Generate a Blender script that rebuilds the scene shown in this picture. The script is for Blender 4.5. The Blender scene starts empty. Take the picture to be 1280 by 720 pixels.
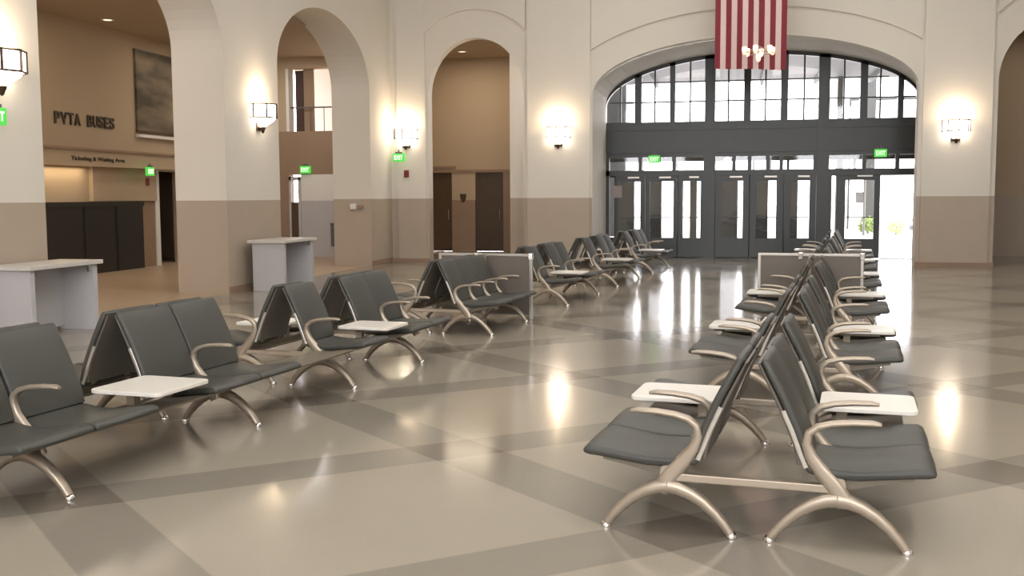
import bpy, math, random
from mathutils import Vector, Matrix
random.seed(7)
scn = bpy.context.scene
COL = scn.collection
PI = math.pi

# ------------------------------------------------------------------ materials
def new_mat(name):
    m = bpy.data.materials.new(name); m.use_nodes = True
    return m, m.node_tree.nodes, m.node_tree.links, m.node_tree.nodes['Principled BSDF']

def mat(name, col, rough=.6, metal=0., var=0., scale=6., bump=0., spec=.5, var_scale=None):
    m, n, l, b = new_mat(name)
    b.inputs['Base Color'].default_value = (*col, 1)
    b.inputs['Roughness'].default_value = rough
    b.inputs['Metallic'].default_value = metal
    b.inputs['Specular IOR Level'].default_value = spec
    if var or bump:
        tc = n.new('ShaderNodeTexCoord'); nz = n.new('ShaderNodeTexNoise')
        nz.inputs['Scale'].default_value = scale; nz.inputs['Detail'].default_value = 5
        l.new(tc.outputs['Object'], nz.inputs['Vector'])
        if var:
            mx = n.new('ShaderNodeMix'); mx.data_type = 'RGBA'
            mx.inputs[6].default_value = (*[c*(1-var) for c in col], 1)
            mx.inputs[7].default_value = (*[min(1, c*(1+var)) for c in col], 1)
            l.new(nz.outputs['Fac'], mx.inputs[0]); l.new(mx.outputs[2], b.inputs['Base Color'])
        if bump:
            bp = n.new('ShaderNodeBump'); bp.inputs['Strength'].default_value = bump
            bp.inputs['Distance'].default_value = .01
            l.new(nz.outputs['Fac'], bp.inputs['Height']); l.new(bp.outputs['Normal'], b.inputs['Normal'])
    return m

def emit(name, col, strength, base=(.8, .8, .8)):
    m, n, l, b = new_mat(name)
    b.inputs['Base Color'].default_value = (*base, 1)
    b.inputs['Emission Color'].default_value = (*col, 1)
    b.inputs['Emission Strength'].default_value = strength
    return m

def glass(name, tint=(1, 1, 1), refl=.08):
    m, n, l, b = new_mat(name)
    n.remove(b)
    out = [x for x in n if x.type == 'OUTPUT_MATERIAL'][0]
    t = n.new('ShaderNodeBsdfTransparent'); t.inputs[0].default_value = (*tint, 1)
    g = n.new('ShaderNodeBsdfGlossy'); g.inputs['Roughness'].default_value = .03
    mx = n.new('ShaderNodeMixShader'); mx.inputs[0].default_value = refl
    l.new(t.outputs[0], mx.inputs[1]); l.new(g.outputs[0], mx.inputs[2]); l.new(mx.outputs[0], out.inputs[0])
    return m

M = {}
M['plaster'] = mat('plaster', (.73, .69, .615), .75, var=.025, scale=1.2)
M['stone'] = mat('wainscot_stone', (.44, .365, .285), .5, var=.07, scale=2.2)
M['cor_plaster'] = mat('corridor_plaster', (.48, .375, .26), .8, var=.04, scale=1)
M['cor_brown'] = mat('corridor_brown', (.30, .205, .14), .6, var=.1, scale=2)
M['cor_floor'] = mat('corridor_floor', (.46, .345, .24), .35, var=.08, scale=3)
M['dark_panel'] = mat('dark_panel', (.022, .021, .019), .35)
M['dark_wood'] = mat('dark_wood', (.085, .055, .032), .35, var=.2, scale=3)
M['frame'] = mat('bronze_frame', (.040, .044, .043), .35, metal=.2, var=.1, scale=3)
M['white'] = mat('white_paint', (.78, .77, .74), .6)
M['upholstery'] = mat('charcoal_upholstery', (.052, .053, .046), .5, var=.08, scale=30, bump=.05)
M['shell'] = mat('taupe_shell', (.105, .093, .076), .4, var=.04, scale=8)
M['alu'] = mat('taupe_aluminium', (.40, .34, .27), .36, metal=.55, var=.04, scale=10)
M['alu_light'] = mat('pale_aluminium', (.52, .49, .44), .3, metal=.6)
M['table'] = mat('bench_table_laminate', (.78, .75, .69), .3, var=.02, scale=10)
M['counter'] = mat('counter_laminate', (.60, .57, .53), .35, var=.03, scale=6)
M['counter_side'] = mat('counter_panel', (.50, .49, .50), .5, var=.03, scale=4)
M['screen'] = mat('screen_panel', (.145, .125, .105), .5, var=.06, scale=10)
M['pan'] = mat('olive_metal_pan', (.19, .165, .125), .45, metal=.2, var=.04, scale=8)
M['chrome'] = mat('chrome', (.75, .74, .72), .15, metal=1)
M['iron'] = mat('dark_iron', (.07, .045, .03), .45, metal=.5)
M['red'] = mat('flag_red', (.20, .022, .035), .8, var=.1, scale=8)
M['flagwhite'] = mat('flag_white', (.66, .50, .48), .8, var=.05, scale=8)
M['blue'] = mat('flag_blue', (.02, .03, .12), .8)
M['letter'] = mat('dark_lettering', (.045, .032, .022), .5)
M['alarm'] = mat('alarm_red', (.22, .03, .03), .4)
M['grey'] = mat('grey_plastic', (.12, .12, .12), .5)
M['concrete'] = mat('pale_concrete', (.62, .60, .58), .8, var=.06, scale=1)
M['canopy'] = mat('canopy_metal', (.034, .038, .038), .6, var=.1, scale=.5)
M['leaf'] = mat('leaf_green', (.16, .24, .05), .7, var=.4, scale=8)
M['leaf2'] = mat('leaf_yellow_green', (.62, .62, .22), .7, var=.3, scale=8)
M['ceiling'] = mat('ceiling_plaster', (.70, .67, .61), .8)
M['glass'] = glass('clear_glass')
M['lamp'] = emit('frosted_lamp_glass', (1, .84, .70), 9)
M['candle'] = emit('amber_lamp_glass', (1, .58, .32), 1.7)
M['green'] = emit('exit_green', (.10, .70, .09), .8, (.05, .3, .05))
M['exit_letter'] = emit('exit_letter', (.65, 1, .55), 1.4)
M['spot'] = emit('downlight_glow', (1, .85, .6), 1.6)

def floor_mat():
    m, n, l, b = new_mat('terrazzo_floor')
    tc = n.new('ShaderNodeTexCoord')
    sep = n.new('ShaderNodeSeparateXYZ'); l.new(tc.outputs['Object'], sep.inputs[0])
    I0 = (-1.768, 6.457); a = (1.80, 1.48); bb = (1.53, -1.405)
    det = a[0]*bb[1]-a[1]*bb[0]
    def math_(op, x, y=None, c=None):
        k = n.new('ShaderNodeMath'); k.operation = op
        for i, v in enumerate((x, y, c)):
            if v is None: continue
            if isinstance(v, (int, float)): k.inputs[i].default_value = v
            else: l.new(v, k.inputs[i])
        return k.outputs[0]
    x, y = sep.outputs[0], sep.outputs[1]
    dx = math_('SUBTRACT', x, I0[0]); dy = math_('SUBTRACT', y, I0[1])
    s = math_('ADD', math_('MULTIPLY', dx, bb[1]/det), math_('MULTIPLY', dy, -bb[0]/det))
    t = math_('ADD', math_('MULTIPLY', dx, -a[1]/det), math_('MULTIPLY', dy, a[0]/det))
    def band(v):
        f = math_('FRACT', math_('ADD', v, 100.5))
        d = math_('ABSOLUTE', math_('SUBTRACT', f, .5))
        mr = n.new('ShaderNodeMapRange'); mr.inputs[1].default_value = .100; mr.inputs[2].default_value = .106
        mr.inputs[3].default_value = 1; mr.inputs[4].default_value = 0
        l.new(d, mr.inputs[0]); return mr.outputs[0]
    b1, b2 = band(s), band(t)
    any_ = math_('MAXIMUM', b1, b2); both = math_('MULTIPLY', b1, b2)
    # terrazzo chips
    nz = n.new('ShaderNodeTexNoise'); nz.inputs['Scale'].default_value = 60; nz.inputs['Detail'].default_value = 3
    l.new(tc.outputs['Object'], nz.inputs['Vector'])
    nz2 = n.new('ShaderNodeTexNoise'); nz2.inputs['Scale'].default_value = .7; nz2.inputs['Detail'].default_value = 4
    l.new(tc.outputs['Object'], nz2.inputs['Vector'])
    def mix(f, A, B):
        k = n.new('ShaderNodeMix'); k.data_type = 'RGBA'
        if isinstance(f, float): k.inputs[0].default_value = f
        else: l.new(f, k.inputs[0])
        for i, v in ((6, A), (7, B)):
            if isinstance(v, tuple): k.inputs[i].default_value = (*v, 1)
            else: l.new(v, k.inputs[i])
        return k
    m1 = mix(any_, (.335, .303, .248), (.248, .226, .188))
    m2 = mix(both, m1.outputs[2], (.165, .145, .120))
    var = mix(.5, (1, 1, 1), (1, 1, 1))
    mul = n.new('ShaderNodeMix'); mul.data_type = 'RGBA'; mul.blend_type = 'MULTIPLY'
    mul.inputs[0].default_value = 1
    l.new(m2.outputs[2], mul.inputs[6])
    add = math_('ADD', math_('MULTIPLY', nz.outputs['Fac'], .10), math_('MULTIPLY', nz2.outputs['Fac'], .22))
    sc = math_('ADD', add, .84)
    cmb = n.new('ShaderNodeCombineColor')
    for i in range(3): l.new(sc, cmb.inputs[i])
    l.new(cmb.outputs[0], mul.inputs[7])
    l.new(mul.outputs[2], b.inputs['Base Color'])
    rg = n.new('ShaderNodeMapRange'); rg.inputs[3].default_value = .09; rg.inputs[4].default_value = .15
    l.new(nz2.outputs['Fac'], rg.inputs[0]); l.new(rg.outputs[0], b.inputs['Roughness'])
    b.inputs['Specular IOR Level'].default_value = .26
    return m
M['floor'] = floor_mat()

def mural_mat():
    m, n, l, b = new_mat('mural_paint')
    tc = n.new('ShaderNodeTexCoord'); mp = n.new('ShaderNodeMapping')
    mp.inputs['Rotation'].default_value = (math.radians(-40), 0, 0)
    mp.inputs['Scale'].default_value = (1, .5, 1.6)
    l.new(tc.outputs['Object'], mp.inputs[0])
    nz = n.new('ShaderNodeTexNoise'); nz.inputs['Scale'].default_value = 1.3; nz.inputs['Detail'].default_value = 4
    l.new(mp.outputs[0], nz.inputs['Vector'])
    cr = n.new('ShaderNodeValToRGB'); e = cr.color_ramp.elements
    e[0].position = .35; e[0].color = (.06, .05, .035, 1); e[1].position = .68; e[1].color = (.30, .24, .16, 1)
    l.new(nz.outputs['Fac'], cr.inputs[0]); l.new(cr.outputs[0], b.inputs['Base Color'])
    b.inputs['Roughness'].default_value = .6
    return m
M['mural'] = mural_mat()

# ------------------------------------------------------------------ mesh helpers
class MB:
    def __init__(s): s.v = []; s.f = []; s.m = []
    def quad(s, pts, mi=0):
        k = len(s.v); s.v += [tuple(p) for p in pts]; s.f.append(list(range(k, k+len(pts)))); s.m.append(mi)
    def box(s, x0, x1, y0, y1, z0, z1, mi=0):
        k = len(s.v)
        s.v += [(x, y, z) for z in (z0, z1) for y in (y0, y1) for x in (x0, x1)]
        for f in ((0, 2, 3, 1), (4, 5, 7, 6), (0, 1, 5, 4), (2, 6, 7, 3), (0, 4, 6, 2), (1, 3, 7, 5)):
            s.f.append([k+i for i in f]); s.m.append(mi)
    def sweep(s, rings, mi=0, caps=True):
        k = len(s.v); n = len(rings[0])
        for r in rings: s.v += [tuple(p) for p in r]
        for i in range(len(rings)-1):
            for j in range(n):
                a = k+i*n+j; b = k+i*n+(j+1) % n
                s.f.append([a, b, b+n, a+n]); s.m.append(mi)
        if caps:
            s.f.append([k+j for j in reversed(range(n))]); s.m.append(mi)
            s.f.append([k+(len(rings)-1)*n+j for j in range(n)]); s.m.append(mi)
    def tube(s, path, r, seg=10, mi=0):
        """round tube along a 3-D path; r number or list"""
        P = [Vector(p) for p in path]; rings = []
        up = None
        for i, p in enumerate(P):
            t = (P[min(i+1, len(P)-1)]-P[max(i-1, 0)]).normalized()
            if up is None:
                up = Vector((0, 0, 1)) if abs(t.z) < .9 else Vector((1, 0, 0))
            nrm = (up - t*up.dot(t)).normalized(); bi = t.cross(nrm); up = nrm
            rr = r[i] if isinstance(r, (list, tuple)) else r
            rings.append([p+(nrm*math.cos(2*PI*j/seg)+bi*math.sin(2*PI*j/seg))*rr for j in range(seg)])
        s.sweep(rings, mi)
    def band(s, path, thick, width, y=0., seg=12, mi=0):
        """flat-oval bar following a path in the xz plane, width along y"""
        P = [Vector((p[0], y, p[1])) for p in path]; rings = []
        for i, p in enumerate(P):
            t = (P[min(i+1, len(P)-1)]-P[max(i-1, 0)]).normalized()
            nrm = Vector((-t.z, 0, t.x))
            th = thick[i] if isinstance(thick, (list, tuple)) else thick
            w = width[i] if isinstance(width, (list, tuple)) else width
            ring = []
            for j in range(seg):
                c, q = math.cos(2*PI*j/seg), math.sin(2*PI*j/seg)
                ce = math.copysign(abs(c)**.7, c); se = math.copysign(abs(q)**.7, q)
                ring.append(p+nrm*ce*th/2+Vector((0, 1, 0))*se*w/2)
            rings.append(ring)
        s.sweep(rings, mi)
    def lathe(s, prof, seg=16, c=(0, 0, 0), mi=0, a0=0, a1=2*PI):
        full = abs(a1-a0-2*PI) < 1e-6
        n = seg if full else seg+1; k = len(s.v)
        for r, z in prof:
            for j in range(n):
                a = a0+(a1-a0)*j/seg
                s.v.append((c[0]+r*math.cos(a), c[1]+r*math.sin(a), c[2]+z))
        for i in range(len(prof)-1):
            for j in range(seg):
                a = k+i*n+j; b = k+i*n+(j+1) % n
                s.f.append([a, b, b+n, a+n]); s.m.append(mi)
    def mesh(s, name, mats, smooth=False, bevel=0):
        me = bpy.data.meshes.new(name); me.from_pydata(s.v, [], s.f)
        for m_ in (mats if isinstance(mats, (list, tuple)) else [mats]): me.materials.append(m_)
        for p, mi in zip(me.polygons, s.m):
            p.material_index = mi; p.use_smooth = smooth
        import bmesh
        bm = bmesh.new(); bm.from_mesh(me)
        bmesh.ops.remove_doubles(bm, verts=bm.verts, dist=1e-5)
        bmesh.ops.recalc_face_normals(bm, faces=bm.faces)
        if bevel:
            eds = [e for e in bm.edges if len(e.link_faces) == 2 and e.calc_face_angle(0) > .6]
            bmesh.ops.bevel(bm, geom=eds, offset=bevel, segments=2, affect='EDGES', profile=.5)
        if smooth:
            for e in bm.edges:
                if len(e.link_faces) == 2 and e.calc_face_angle(0) > .9: e.smooth = False
        bm.to_mesh(me); bm.free()
        return me
    def build(s, name, mats, parent=None, smooth=False, bevel=0, loc=None, label=None):
        o = bpy.data.objects.new(name, s.mesh(name, mats, smooth, bevel)); COL.objects.link(o)
        if parent: o.parent = parent
        if loc: o.location = loc
        if label: o['label'] = label
        return o

def inst(name, me, parent, loc=(0, 0, 0), rz=0., scale=None):
    o = bpy.data.objects.new(name, me); COL.objects.link(o); o.parent = parent
    o.location = loc; o.rotation_euler = (0, 0, rz)
    if scale: o.scale = scale
    return o
def tag(o, label, cat, group=None):
    o['label'] = label; o['category'] = cat
    if group: o['group'] = group
    return o
def thing(name, label, cat, loc=(0, 0, 0), rz=0., group=None):
    o = bpy.data.objects.new(name, None); COL.objects.link(o); o.empty_display_size = .1
    o.location = loc; o.rotation_euler = (0, 0, rz)
    return tag(o, label, cat, group)
def struct(o): o['kind'] = 'structure'; return o
def copy_tree(o, parent=None):
    c = o.copy(); COL.objects.link(c)
    if parent: c.parent = parent
    for ch in list(o.children): copy_tree(ch, c)
    return c

def text_mesh(txt, size, depth, matl, bold=0.):
    cu = bpy.data.curves.new('txt', 'FONT'); cu.body = txt; cu.size = size; cu.extrude = depth
    cu.offset = bold; cu.align_x = 'LEFT'
    o = bpy.data.objects.new('txt', cu); COL.objects.link(o)
    bpy.context.view_layer.update()
    me = bpy.data.meshes.new_from_object(o.evaluated_get(bpy.context.evaluated_depsgraph_get()))
    bpy.data.objects.remove(o); bpy.data.curves.remove(cu)
    me.materials.clear(); me.materials.append(matl)
    return me
def fit_text(me, w, h):
    xs = [v.co.x for v in me.vertices]; ys = [v.co.y for v in me.vertices]
    x0, x1, y0, y1 = min(xs), max(xs), min(ys), max(ys)
    for v in me.vertices:
        v.co.x = (v.co.x-x0)/(x1-x0)*w; v.co.y = (v.co.y-y0)/(y1-y0)*h

# ------------------------------------------------------------------ dimensions
XL, XR = -8.45, 9.17         # hall side walls
YE, YD = 25.2, 28.0          # end wall face, inner door line
ZW = 1.60                    # wainscot height
ZC = 8.4                     # hall ceiling
CX = .36                     # centre of the main arch

# ------------------------------------------------------------------ walls with arches
def arch_z(a, arc):
    c, hw, sp, rise = arc
    return sp+rise*math.sqrt(max(0, 1-((a-c)/hw)**2))
def arch_wall(name, P, depth, a0, a1, arches, z1=ZC, wains=True):
    """P(a, d, z) -> point, d = depth behind the face; arches [(centre, halfwidth, spring, rise)]"""
    mb = MB(); N = 28
    zs = [0, ZW, z1]
    def solid(p, q):
        for i in range(2):
            for d in (0, depth):
                mb.quad([P(p, d, zs[i]), P(q, d, zs[i]), P(q, d, zs[i+1]), P(p, d, zs[i+1])], 1 if (i == 0 and wains) else 0)
    cur = a0
    for arc in arches:
        c, hw, sp, rise = arc
        solid(cur, c-hw); cur = c+hw
        for e in (c-hw, c+hw):
            for i, (za, zb) in enumerate(((0, ZW), (ZW, sp))):
                wm = 1 if (i == 0 and wains and not (abs(c-CX) < .01 and name == 'wall_front')) else 0  # main arch jambs stay pale to the floor, daylight painted into the colour
                mb.quad([P(e, 0, za), P(e, depth, za), P(e, depth, zb), P(e, 0, zb)], wm)
        ps = [c-hw*math.cos(PI*i/N) for i in range(N+1)]
        for i in range(N):
            p, q = ps[i], ps[i+1]; zp, zq = arch_z(p, arc), arch_z(q, arc)
            for d in (0, depth):
                mb.quad([P(p, d, zp), P(q, d, zq), P(q, d, z1), P(p, d, z1)], 0)
            mb.quad([P(p, 0, zp), P(q, 0, zq), P(q, depth, zq), P(p, depth, zp)], 0)
    solid(cur, a1)
    for e in (a0, a1): mb.quad([P(e, 0, 0), P(e, depth, 0), P(e, depth, z1), P(e, 0, z1)], 0)
    return struct(mb.build(name, [M['plaster'], M['stone']]))

MAIN = (CX, 3.71, 4.08, 1.27)
ARC3 = (-6.26, 1.21, 4.15, 1.38)
ARCR = (6.98, 1.24, 4.15, 1.38)
LA1 = (14.0, 2.40, 4.15, 1.42)
LA2 = (21.1, 2.55, 4.15, 1.42)
PE = lambda a, d, z: (a, YE+d, z)
PL = lambda a, d, z: (XL-d, a, z)
PR = lambda a, d, z: (XR+d, a, z)
# the end wall is deep at the main arch (porch) and thinner at the side arches: two pieces
arch_wall('wall_front', PE, .35, XL-.95, XR+.95, [ARC3, MAIN, ARCR])
arch_wall('wall_left', PL, .95, -8, YE, [(-.2, 2.4, 4.15, 1.42), (6.9, 2.4, 4.15, 1.42), LA1, LA2])
arch_wall('wall_right', PR, .95, -8, YE, [(14.0, 2.4, 4.15, 1.42), (21.1, 2.55, 4.15, 1.42)])
# porch behind the main arch: jambs and vault back to the door line
mb = MB(); N = 28
PORCH = (.60, 3.95, 4.08, 1.27)
YP, YQ = YE+.34, YD+.12
c, hw, sp, rise = PORCH
for e in (c-hw, c+hw):
    mb.quad([(e, YP, 0), (e, YQ, 0), (e, YQ, sp), (e, YP, sp)])
for e, f in ((c-hw, c-hw-.55), (c+hw, c+hw+.55)):
    mb.quad([(e, YQ, 0), (f, YQ, 0), (f, YQ, sp), (e, YQ, sp)]); mb.quad([(f, YQ, 0), (f, 31.2, 0), (f, 31.2, 3.4), (f, YQ, 3.4)])
ps = [c-hw*math.cos(PI*i/N) for i in range(N+1)]
for p, q in zip(ps[:-1], ps[1:]):
    mb.quad([(p, YP, arch_z(p, PORCH)), (q, YP, arch_z(q, PORCH)), (q, YQ, arch_z(q, PORCH)), (p, YQ, arch_z(p, PORCH))])
struct(mb.build('trim_1', M['plaster']))  # lower jambs pale too, the daylight on them is in the colour
# unseen rear wall, its three tall openings added to let daylight in
mb = MB()
mb.box(XL-.95, XR+.95, -8.4, -8, 0, 2.6); mb.box(XL-.95, XR+.95, -8.4, -8, 6.8, ZC)
for x0, x1 in ((XL-.95, -6.5), (-2.9, -1.45), (2.15, 3.6), (7.2, XR+.95)): mb.box(x0, x1, -8.4, -8, 2.6, 6.8)
struct(mb.build('wall_rear', M['plaster']))
# floor and ceiling
mb = MB(); mb.quad([(XL-.12, -8.4, 0), (XR+1, -8.4, 0), (XR+1, 30.7, 0), (XL-.12, 30.7, 0)])
struct(mb.build('floor', M['floor']))
mb = MB(); mb.box(XL-.95, XR+.95, -8.4, YE+.95, ZC, ZC+.2)
struct(mb.build('ceiling', M['ceiling']))

# pilasters and archivolts on the end wall
def pilaster(n, x0, x1):
    mb = MB(); mb.box(x0, x1, YE-.07, YE+.02, 0, ZW, 1); mb.box(x0, x1, YE-.07, YE+.02, ZW, ZC-.01, 0)
    struct(mb.build('trim_%d' % n, [M['plaster'], M['stone']]))
pilaster(2, -4.95, -3.40); pilaster(3, 4.16, 5.62); pilaster(4, -8.27, -7.53); pilaster(5, 8.28, 8.9)
def archivolt(n, arc, hw2, sp2, b2, wclip):
    """wall field standing proud outside the ring round an arch"""
    mb = MB(); c, hw, sp, rise = arc; N = 40; d = .06
    ps = [c-wclip+2*wclip*i/N for i in range(N+1)]
    outer = lambda a: sp2+b2*math.sqrt(max(0, 1-((a-c)/hw2)**2))
    for p, q in zip(ps[:-1], ps[1:]):
        zo, zk = outer(p), outer(q)
        mb.quad([(p, YE-d, zo), (q, YE-d, zk), (q, YE-d, ZC-.01), (p, YE-d, ZC-.01)])
        mb.quad([(p, YE-d, zo), (q, YE-d, zk), (q, YE+.01, zk), (p, YE+.01, zo)])
    for e in (c-wclip, c+wclip):
        mb.quad([(e, YE-d, outer(e)), (e, YE+.01, outer(e)), (e, YE+.01, ZC-.01), (e, YE-d, ZC-.01)])
    struct(mb.build('trim_%d' % n, M['plaster']))
archivolt(6, MAIN, 4.6, 3.92, 2.08, 3.75); archivolt(7, ARC3, 1.9, 4.14, 2.06, 1.27); archivolt(8, ARCR, 1.9, 4.14, 2.06, 1.30)
# skirting
mb = MB()
for y0, y1 in ((-8, -2.6), (2.2, 4.5), (9.3, 11.6), (16.4, 18.55), (23.65, YE)): mb.box(XL-.005, XL+.02, y0, y1, 0, .12)
struct(mb.build('baseboard_left', M['cor_brown']))
mb = MB()
for x0, x1 in ((XL+.02, -7.47), (-5.05, -3.35), (4.07, 5.74), (8.22, XR)): mb.box(x0, x1, YE-.09, YE+.01, 0, .10)
struct(mb.build('baseboard_front', M['cor_brown']))

# ------------------------------------------------------------------ door front (storefront)
fr = MB()
FT = .07
def zin(x): return arch_z(x, PORCH)
Z0, Z1, Z2, Z3 = 2.17, 2.31, 2.66, 3.58      # door head, transom bottom, transom top, beam top
x0, x1 = PORCH[0]-PORCH[1], PORCH[0]+PORCH[1]
fr.box(x0, x1, YD-.06, YD+.06, Z2, Z3)                      # big fascia beam
fr.box(x0, x1, YD-.10, YD-.06, Z2+.10, Z2+.16); fr.box(x0, x1, YD-.10, YD-.06, Z3-.22, Z3-.16)
fr.box(x0, x1, YD-.05, YD+.05, Z0, Z1)
fr.box(x0, x0+.09, YD-.05, YD+.05, 0, Z2); fr.box(x1-.05, x1, YD-.05, YD+.05, 0, Z2)
main_mull = [(-2.50, .09), (-1.60, .07), (-.63, .135), (.32, .09), (1.25, .09), (2.235, .14), (3.20, .09), (4.09, .07)]
for x, w in main_mull:
    fr.box(x-w, x+w, YD-.07, YD+.07, Z3, min(zin(x-w), zin(x+w)) if abs(x-PORCH[0]) < 3.85 else 4.3)
for x in (-.63, 2.235): fr.box(x-.15, x+.15, YD-.09, YD+.09, 0, Z3)
for x in (-2.97, -2.06, -1.14, -.16, .78, 1.74, 2.72, 3.60): fr.box(x-.022, x+.022, YD-.03, YD+.03, Z3, zin(x)-.01)
fr.box(x0+.1, x1-.1, YD-.02, YD+.02, 4.08, 4.12)
fr.box(PORCH[0]-3.2, PORCH[0]+3.2, YD-.015, YD+.015, 4.60, 4.63)
# curved head rail
ps = [c-hw*math.cos(PI*i/32) for i in range(33)]
for p, q in zip(ps[:-1], ps[1:]):
    zp, zq = zin(p), zin(q); e = .10
    A = [(p, YD-.07, zp), (q, YD-.07, zq), (q, YD-.07, zq-e), (p, YD-.07, zp-e)]
    B = [(x, YD+.07, z) for x, _, z in A]
    fr.quad(A); fr.quad(B); fr.quad([A[2], A[3], B[3], B[2]])
for x in (-2.44, -1.55, -.60, .0, .40, .86, 1.2, 2.05, 3.25, 4.05): fr.box(x-.05, x+.05, YD-.05, YD+.05, Z1, Z2)
struct(fr.build('trim_9', M['frame']))
# glazing of the upper windows and transoms: one pane per bay
edges = [x0]+[m[0] for m in main_mull]+[x1]
for i, (a, b) in enumerate(zip(edges[:-1], edges[1:])):
    mb = MB(); n = 6; top = [(a+(b-a)*k/n) for k in range(n+1)]
    for p, q in zip(top[:-1], top[1:]):
        mb.quad([(p, YD, Z3), (q, YD, Z3), (q, YD, zin(q)-.02), (p, YD, zin(p)-.02)])
    struct(mb.build('window_%d' % (i+1), M['glass']))
mb = MB(); mb.quad([(x0, YD, Z1), (x1, YD, Z1), (x1, YD, Z2), (x0, YD, Z2)])
struct(mb.build('window_10', M['glass']))

def door_leaf(n, xa, xb, Y, swing=0., stile=.16, hinge_left=True):
    """glazed door leaf: frame, pane, push bar, closer"""
    w = xb-xa; mb = MB()
    mb.box(0, stile, -.025, .025, 0, Z0); mb.box(w-stile, w, -.025, .025, 0, Z0)
    mb.box(stile, w-stile, -.025, .025, 0, .50); mb.box(stile, w-stile, -.025, .025, Z0-.17, Z0)
    o = struct(mb.build('door_%d' % n, M['frame'], bevel=.004))
    o.location = (xa, Y, 0.015); o.rotation_euler = (0, 0, swing)
    g = MB(); g.box(stile-.01, w-stile+.01, -.006, .006, .49, Z0-.16); g.build('pane', M['glass'], o)
    h = MB(); h.tube([(stile+.02, -.07, 1.05), (w-stile-.02, -.07, 1.05)], .014)
    for x in (stile+.03, w-stile-.03): h.tube([(x, -.07, 1.05), (x, -.02, 1.05)], .010)
    h.build('push_bar', M['grey'], o, smooth=True)
    k = MB(); k.box(.42*w, .80*w, -.085, -.026, Z0-.09, Z0-.035); k.build('door_closer', M['alu_light'], o, bevel=.008)
    return o
# inner leaves
inner = [(-3.10, -2.30), (-2.28, -1.46), (-1.44, -.75), (-.47, .40), (.42, 1.27), (1.29, 2.08)]
for i, (a, b) in enumerate(inner): door_leaf(i+1, a, b, YD, stile=.10 if i < 3 else .16)
door_leaf(7, 2.66, 3.66, YD, stile=.15)
# side light beside door 7 (bright sliver) and posts
mb = MB(); mb.box(2.385, 2.47, YD-.04, YD+.04, 0, Z0); mb.box(2.58, 2.655, YD-.04, YD+.04, 0, Z0)
mb.box(2.385, x1, YD-.10, YD+.04, Z0-.03, Z0+.03)
struct(mb.build('trim_10', M['frame']))
# vestibule: roof slab, outer door line
mb = MB(); mb.box(x0-.55, x1+.55, YD+.13, 31.2, 2.78, 3.45); struct(mb.build('trim_11', M['frame']))
YO = 30.6
ob = MB()
XO0, XO1 = x0-.54, x1+.54
ob.box(XO0, XO1, YO-.05, YO+.05, Z0, 2.36); ob.box(XO0, XO1, YO-.05, YO+.05, 2.62, 2.8)
strips = [(-3.62, -3.41), (-2.83, -2.66), (-2.04, -1.67), (-1.42, -1.23), (-1.03, -.80), (.125, .28), (.965, 1.19), (1.78, 2.11), (2.55, XO1)]
cur = XO0
for a, b in strips:
    if a > cur: ob.box(cur, a, YO-.04, YO+.04, 0, Z0)
    if b < 2.2: ob.box(a, b, YO-.04, YO+.04, 0, .42)
    cur = b
for x in (-2.6, -1.62, -.55, .55, 1.0, 1.5, 2.3, 3.3): ob.box(x-.04, x+.04, YO-.04, YO+.04, 2.36, 2.62)
struct(ob.build('trim_12', M['frame']))
og = MB()
for a, b in strips[:-1]: og.box(a, b, YO-.005, YO+.005, .42, Z0)
struct(og.build('window_11', M['glass']))
# floor of the threshold
mb = MB(); mb.box(3.68, x1, YD-.06, YD+.10, 0, .018); mb.build('threshold', M['alu_light']).name = 'trim_13'
struct(bpy.data.objects['trim_13'])
# notice on the left jamb of the doors
nb = MB(); nb.box(-.11, .11, -.006, .006, -.16, .16)
n_ = nb.build('paper_notice', mat('notice_paper', (.36, .30, .28), .7), loc=(-3.03, YD-.035, 1.75))
tag(n_, 'pinkish paper notice taped to the leftmost glass door under the big arch', 'notice')

# exit signs ---------------------------------------------------------
exit_txt = text_mesh('EXIT', .15, .004, M['exit_letter'], .002); fit_text(exit_txt, .22, .11)
def exit_sign(loc, rz, label, drop=.12, w=.30, h=.20):
    t = thing('exit_sign', label, 'exit sign', loc, rz, None)
    b = MB(); b.box(-w/2, w/2, -.03, .03, -h/2, h/2); b.build('housing', M['green'], t, bevel=.006)
    e = bpy.data.objects.new('exit_lettering', exit_txt); COL.objects.link(e); e.parent = t
    e.location = (-.11, -.034, -.055); e.rotation_euler = (PI/2, 0, 0)
    k = MB(); k.box(-.09, .09, -.022, .022, h/2-.002, h/2+.04); k.box(-.015, .015, -.015, .015, h/2+.03, h/2+drop)
    k.build('bracket', M['grey'], t)
    return t
exit_sign((-2.06, YD-.12, 2.60), 0, 'green exit sign over the left glass doors of the big arch', .10)
exit_sign((3.63, YD-.12, 2.69), 0, 'green exit sign above the open doorway at the right', .10)

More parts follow.
